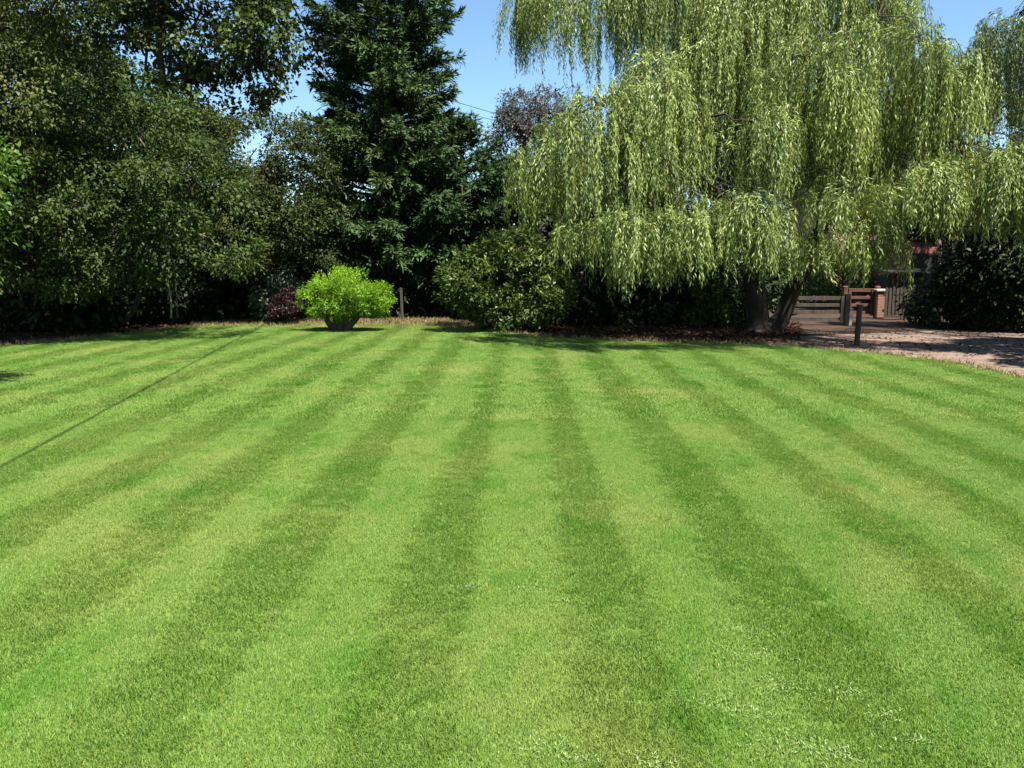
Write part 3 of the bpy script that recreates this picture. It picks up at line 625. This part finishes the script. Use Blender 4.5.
# ------------------------------------------------------------------ buildings, fences and posts beyond the willow
def brick_house():
    Y = 41; x0 = at(834, 262, Y).x; x1 = at(960, 262, Y).x; cx = (x0 + x1) / 2; H = 5.0; D = 7.0
    h = empty('brick_house', (cx, Y, 0)); tag(h, 'orange brick house with white windows, far off beyond the gate', 'house')
    wins = [(at(846, 262, Y).x, at(868, 262, Y).x), (at(885, 262, Y).x, at(907, 262, Y).x), (at(925, 262, Y).x, at(945, 262, Y).x)]
    z0, z1 = at(512, 285, Y).z, at(512, 252, Y).z
    # wall with openings: piers, bands and side walls
    w = MB(); xs = sorted(wins); e = x0
    for a, b_ in xs + [(x1, None)]:
        w.box(((e + a) / 2, Y + .15, H / 2), (a - e, .3, H)); e = b_
    for a, b_ in xs:
        w.box(((a + b_) / 2, Y + .15, z0 / 2), (b_ - a - .004, .296, z0)); w.box(((a + b_) / 2, Y + .15, (z1 + H) / 2), (b_ - a - .004, .296, H - z1))
    w.box((x0 + .15, Y + D / 2 + .15, H / 2), (.296, D - .31, H)); w.box((x1 - .15, Y + D / 2 + .15, H / 2), (.296, D - .31, H)); w.box((cx, Y + D + .15, H / 2), (x1 - x0, .296, H))
    w.build('wall', M_brick_o, h)
    rf = MB(); o = .35; zt = H + 2.4
    rf.poly([(x0 - o, Y - o, H - .1), (x1 + o, Y - o, H - .1), (x1 + o, Y + D / 2, zt), (x0 - o, Y + D / 2, zt), (x0 - o, Y + D + .3 + o, H - .1), (x1 + o, Y + D + .3 + o, H - .1)],
            [(0, 1, 2, 3), (3, 2, 5, 4), (0, 3, 4), (1, 5, 2), (0, 4, 5, 1)]); rf.build('roof', M_tile, h)
    for a, b_ in wins:
        f = MB(); m = (a + b_) / 2; zc = (z0 + z1) / 2
        for xx in (a + .06, m, b_ - .06): f.box((xx, Y + .10, zc), (.12 if xx != m else .08, .08, z1 - z0))
        for zz in (z0 + .06, z1 - .06, zc + .25): f.box((m, Y + .102, zz), (b_ - a - .24, .07, .1))
        fo = f.build('window', M_white, h)
        MB().box((m, Y + .135, zc), (b_ - a - .02, .02, z1 - z0 - .02)).build('pane', M_glass, fo)
        MB().box((m, Y - .03, z0 - .05), (b_ - a + .2, .2, .1)).build('sill', M_white, fo)
brick_house()
def outbuilding():
    Y = 29.5; x0 = at(884, 262, Y).x; x1 = at(944, 262, Y).x; z = at(512, 239, Y).z; cx = (x0 + x1) / 2; D = 4.0
    h = empty('brick_outbuilding', (cx, Y, 0)); tag(h, 'dark red brick outbuilding with pale eaves under the willow', 'outbuilding')
    MB().box((cx, Y + D / 2, z / 2), (x1 - x0, D, z)).build('wall', M_brick, h)
    MB().box((cx, Y - .06, z + .12), (x1 - x0 + .3, .1, .24)).build('fascia', M_stone, h)
    o = .22; MB().poly([(x0 - o, Y - .11, z + .25), (x1 + o, Y - .11, z + .25), (x1 + o, Y + D / 2, z + 1.7), (x0 - o, Y + D / 2, z + 1.7), (x0 - o, Y + D + .2, z + .25), (x1 + o, Y + D + .2, z + .25)],
        [(0, 1, 2, 3), (3, 2, 5, 4), (0, 3, 4), (1, 5, 2), (0, 4, 5, 1)]).build('roof', M_tile, h)
    dm = MB().box((cx + .35, Y - .02, .95), (.8, .06, 1.9)).build('door', M_darkwood, h); MB().box((cx + .05, Y - .07, 1.0), (.03, .05, .12)).build('handle', M_stone, dm)
outbuilding()
def log_store():
    Y = 26; x0 = at(890, 262, Y).x; x1 = at(927, 262, Y).x; z = at(512, 273, Y).z; cx = (x0 + x1) / 2
    h = empty('log_store', (cx, Y, 0)); tag(h, 'low dark timber log store behind the picket fence', 'store')
    n = 9; wd = (x1 - x0) / n
    me = None
    for i in range(n):
        q = MB().box((x0 + (i + .5) * wd, Y, z / 2), (wd - .012, .025, z)) ; q.build('board', M_darkwood, h)
    for xx in (x0 + .05, x1 - .05): MB().box((xx, Y + .45, z / 2 - .02), (.07, .86, z - .06)).build('side', M_darkwood, h)
    MB().box((cx, Y + .42, z + .07), (x1 - x0 + .2, 1.2, .05), rx=R(6)).build('roof', M_darkwood, h)
log_store()
def picket_fence():
    Y = 23.6; x0 = at(887, 262, Y).x; x1 = at(913, 262, Y).x; zt = at(512, 287, Y).z; cx = (x0 + x1) / 2
    h = empty('picket_fence', (cx, Y, 0)); tag(h, 'short grey picket fence panel right of the brick pier', 'fence')
    n = 7; p = (x1 - x0) / n; me = None; r = rng(77)
    for i in range(n):
        x = x0 + (i + .5) * p; zz = zt + r.normal(0, .012); q = .036
        MB().poly([(x - q, Y, .05), (x + q, Y, .05), (x + q, Y, zz - .05), (x, Y, zz), (x - q, Y, zz - .05), (x - q, Y + .02, .05), (x + q, Y + .02, .05), (x + q, Y + .02, zz - .05), (x, Y + .02, zz), (x - q, Y + .02, zz - .05)],
                  [(0, 1, 2, 3, 4), (9, 8, 7, 6, 5), (0, 5, 6, 1), (1, 6, 7, 2), (2, 7, 8, 3), (3, 8, 9, 4), (4, 9, 5, 0)]).build('picket', M_wood, h)
    for zz in (.25, .7): MB().box((cx, Y + .045, zz), (x1 - x0 + .05, .045, .08)).build('rail', M_wood, h)
    MB().box((x1 + .06, Y + .05, zt / 2), (.1, .1, zt + .06)).build('post', M_wood, h)
picket_fence()
def pier():
    Y = 24.2; p = at(882, 262, Y); zt = at(512, 291, Y).z; h = empty('brick_pier', (p.x, Y, 0)); tag(h, 'sunlit orange brick gate pier beside the picket fence', 'pier')
    MB().box((p.x, Y, zt / 2), (.25, .25, zt)).build('shaft', M_brick_o, h); MB().box((p.x, Y, zt + .031), (.33, .33, .06)).build('cap', M_stone, h)
pier()
def gate(Y, u0, u1, vt, nbar, label, mat, name='field_gate'):
    x0 = at(u0, 262, Y).x; x1 = at(u1, 262, Y).x; zt = at(512, vt, Y).z; cx = (x0 + x1) / 2; h = empty(name, (cx, Y, 0)); tag(h, label, 'gate'); r = rng(int(u0))
    for i in range(nbar):
        z = .16 + (zt - .16) * i / (nbar - 1); MB().box((cx, Y, z), (x1 - x0, .03, .085 if i < nbar - 1 else .1), ry=r.normal(0, .004)).build('bar', mat, h)
    for x in (x0 + .04, x1 - .04): MB().box((x, Y - .034, zt / 2 + .06), (.08, .035, zt - .02)).build('stile', mat, h)
    L = math.hypot(x1 - x0, zt - .2); MB().box((cx, Y + .034, zt / 2 + .08), (L * .94, .03, .07), ry=-math.atan2(zt - .3, x1 - x0)).build('brace', mat, h)
    for x in (x0 - .09, x1 + .09): MB().box((x, Y, (zt + .12) / 2), (.13, .13, zt + .12)).build('post', mat, h)
M_redwood = rough_mat('red_brown_wood', (.06, .028, .02), (.13, .06, .04), 12, .8, .3, (.15, 1, 1))
gate(24.3, 850, 876, 290, 4, 'small red brown wooden gate between fence rails and brick pier', M_redwood, 'garden_gate')
gate(21.5, 789, 846, 298, 4, 'dark weathered rail gate right of the willow trunks', M_wood)
def post(u, vb, vt, w, label, mat, name='wooden_post', cat='post', tilt=0):
    p = ground(u, vb); zt = at(u, vt, p.y).z; o = empty(name, (p.x, p.y, 0)); tag(o, label, cat)
    MB().box((p.x, p.y, zt / 2 - .06), (w, w, zt + .12), ry=tilt).build('shaft', mat, o)
    MB().box((p.x + tilt * zt / 2, p.y, zt + .012), (w * 1.12, w * 1.12, .03), ry=tilt).build('top', mat, o)
post(857, 345, 306, .085, 'lone wooden post at the lawn edge in front of the gate', M_wood, tilt=R(1))
post(402, 320, 289, .07, 'slim grey stake in the dark below the tall cypress', M_wood, tilt=R(-1.5))
post(848, 325, 309, .15, 'short pale post by the near end of the small gate', M_stone, 'stone_post')

# bare stems at the left
def stems():
    p = at(168, 262, 18.6); t = empty('bare_sapling', (p.x, p.y, 0)); tag(t, 'thin bare pale stems hanging before the dark hedge on the left', 'sapling'); r = rng(9)
    for i, (a, b_) in enumerate([((171, 318), (164, 225)), ((168, 300), (169, 232)), ((178, 318), (173, 262))]):
        q = Tubes(); q.add(curve_pts(pt(a[0], a[1], 18.6), pt(b_[0], b_[1], 18.4 + .2 * i), 9, r, .03), np.linspace(.022 if i != 1 else .014, .01, 9), 6); q.build('stem', M_bark_pale if i < 2 else M_bark, t)
stems()

# ------------------------------------------------------------------ overhead cables
A = ground(0, 468); B = ground(265, 325); nrmal = (B - A).cross(SUN_TRAVEL).normalized()
def hit(u, v):
    d = ray(u, v); return CO + d * ((A - CO).dot(nrmal) / d.dot(nrmal))
P1, P2 = hit(290, 0), hit(318, 55)
print('cable', P1, P2)
def cable(a, b_, rad, label, sag=0.0):
    t = Tubes(); P = np.array([np.array(a.lerp(b_, f)) - [0, 0, sag * 4 * f * (1 - f)] for f in np.linspace(0, 1, 24)]); t.add(P, rad, 6)
    o = t.build('overhead_cable', M_cable); tag(o, label, 'cable')
dcab = P2 - P1
cable(P1 - dcab * 4.0, P1 + dcab * 4.5, .017, 'black overhead cable dropping into the tall cypress', 0)
cable(at(380, 78, 33), at(640, 152, 33), .011, 'upper thin wire across the sky gap beside the tall cypress', .1)
cable(at(380, 92, 33.5), at(640, 150, 33.5), .009, 'lower thin wire across the sky gap beside the tall cypress', .1)

# ------------------------------------------------------------------ litter, dry grass, weeds
M_litter = leaf_mat('leaf_litter', (.018, .010, .006), (.095, .055, .032), None, .1, .85, .05)
M_dry = leaf_mat('dry_grass', (.16, .12, .05), (.30, .24, .12), (.12, .16, .04), .25, .7, .15, 1.2)
M_weed = leaf_mat('pale_weed', (.13, .21, .06), (.24, .30, .12), None, .2, .6, .3)
def scatter_px(r, n, box, jy=0):
    out = []
    for (u0, u1, v0, v1, w) in box:
        m = int(n * w); a = ground(u0, v1); b_ = ground(u1, v1); c = ground(u0, v0)
        f = r.uniform(size=m); Y = r.uniform(a.y, c.y, m); u = u0 + (u1 - u0) * f
        out.append(np.stack([(u - 524) / F * Y, Y, np.zeros(m)], 1))
    return np.concatenate(out)
r = rng(51)
P = scatter_px(r, 30000, [(-40, 140, 316, 345, .16), (120, 300, 312, 328, .22), (300, 560, 317, 334, .16), (540, 800, 322, 343, .30), (760, 1030, 330, 362, .02)])
P = P[~in_poly(P, LAWN)]; n = len(P); P[:, 2] = r.uniform(.0, .03, n)
D = nrm(np.c_[r.normal(size=(n, 2)), r.normal(0, .25, n)]); N = nrm(np.c_[r.normal(0, .5, (n, 2)), np.ones(n)])
L = r.uniform(.04, .10, n)
o = link('leaf_litter', leaf_mesh('leaf_litter', P, D, N, L, L * .55, np.clip(r.normal(.4, .25, n), 0, 1)), M_litter); tag(o, 'brown fallen leaves scattered over the bare soil', kind='stuff')
P = scatter_px(r, 16000, [(190, 300, 317, 327, .4), (300, 450, 319, 327, .45), (440, 500, 322, 331, .1)])
ei = r.integers(2, len(LAWN) - 2, 9000); EP = LAWN[ei] + r.normal(0, .07, (9000, 2)); P = np.concatenate([P, np.c_[EP, np.zeros(9000)]])
n = len(P); D = nrm(np.c_[r.normal(0, .6, (n, 2)), np.abs(r.normal(.8, .3, n))]); N = nrm(np.c_[r.normal(size=(n, 2)), np.full(n, .4)]); L = r.uniform(.04, .13, n)
o = link('dry_grass', leaf_mesh('dry_grass', P, D, N, L, np.full(n, .010), np.clip(r.normal(.5, .25, n), 0, 1)), M_dry); tag(o, 'dry and ragged grass tufts along the far edge of the lawn', kind='stuff')
spots = [(745, 632, .10), (743, 658, .12), (712, 702, .09), (752, 718, .07), (782, 692, .10), (795, 748, .12), (838, 756, .06), (850, 695, .06), (610, 482, .12), (470, 588, .06), (526, 590, .05), (560, 604, .04),
         (535, 752, .08), (655, 765, .08), (575, 760, .06), (705, 508, .10), (885, 718, .05), (912, 742, .05), (960, 470, .10), (290, 383, .1), (465, 412, .1), (50, 408, .12), (480, 500, .08), (590, 380, .12), (655, 395, .1), (820, 395, .1)]
P, D, Lw = [], [], []
for (u, v, q) in spots:
    c = ground(u, v); mm = int(1300 * q * max(.35, min(1, 5 / c.y)))
    P.append(np.c_[c.x + r.normal(0, q * .75, mm), c.y + r.normal(0, q * .45, mm), r.uniform(.006, .016, mm)]); az = r.uniform(0, 6.28, mm)
    D.append(np.c_[np.cos(az), np.sin(az), r.uniform(.1, .9, mm)]); Lw.append(r.uniform(.009, .019, mm) * max(1, c.y / 7))
P = np.concatenate(P); D = np.concatenate(D); L = np.concatenate(Lw); n = len(P)
o = link('lawn_weeds', leaf_mesh('lawn_weeds', P, D, np.tile([0, 0, 1.], (n, 1)), L, L * .22, r.uniform(0, 1, n)), M_weed); tag(o, 'pale flattened weed rosettes dotted over the lawn', kind='stuff')
print('TRIS', TRI[0])
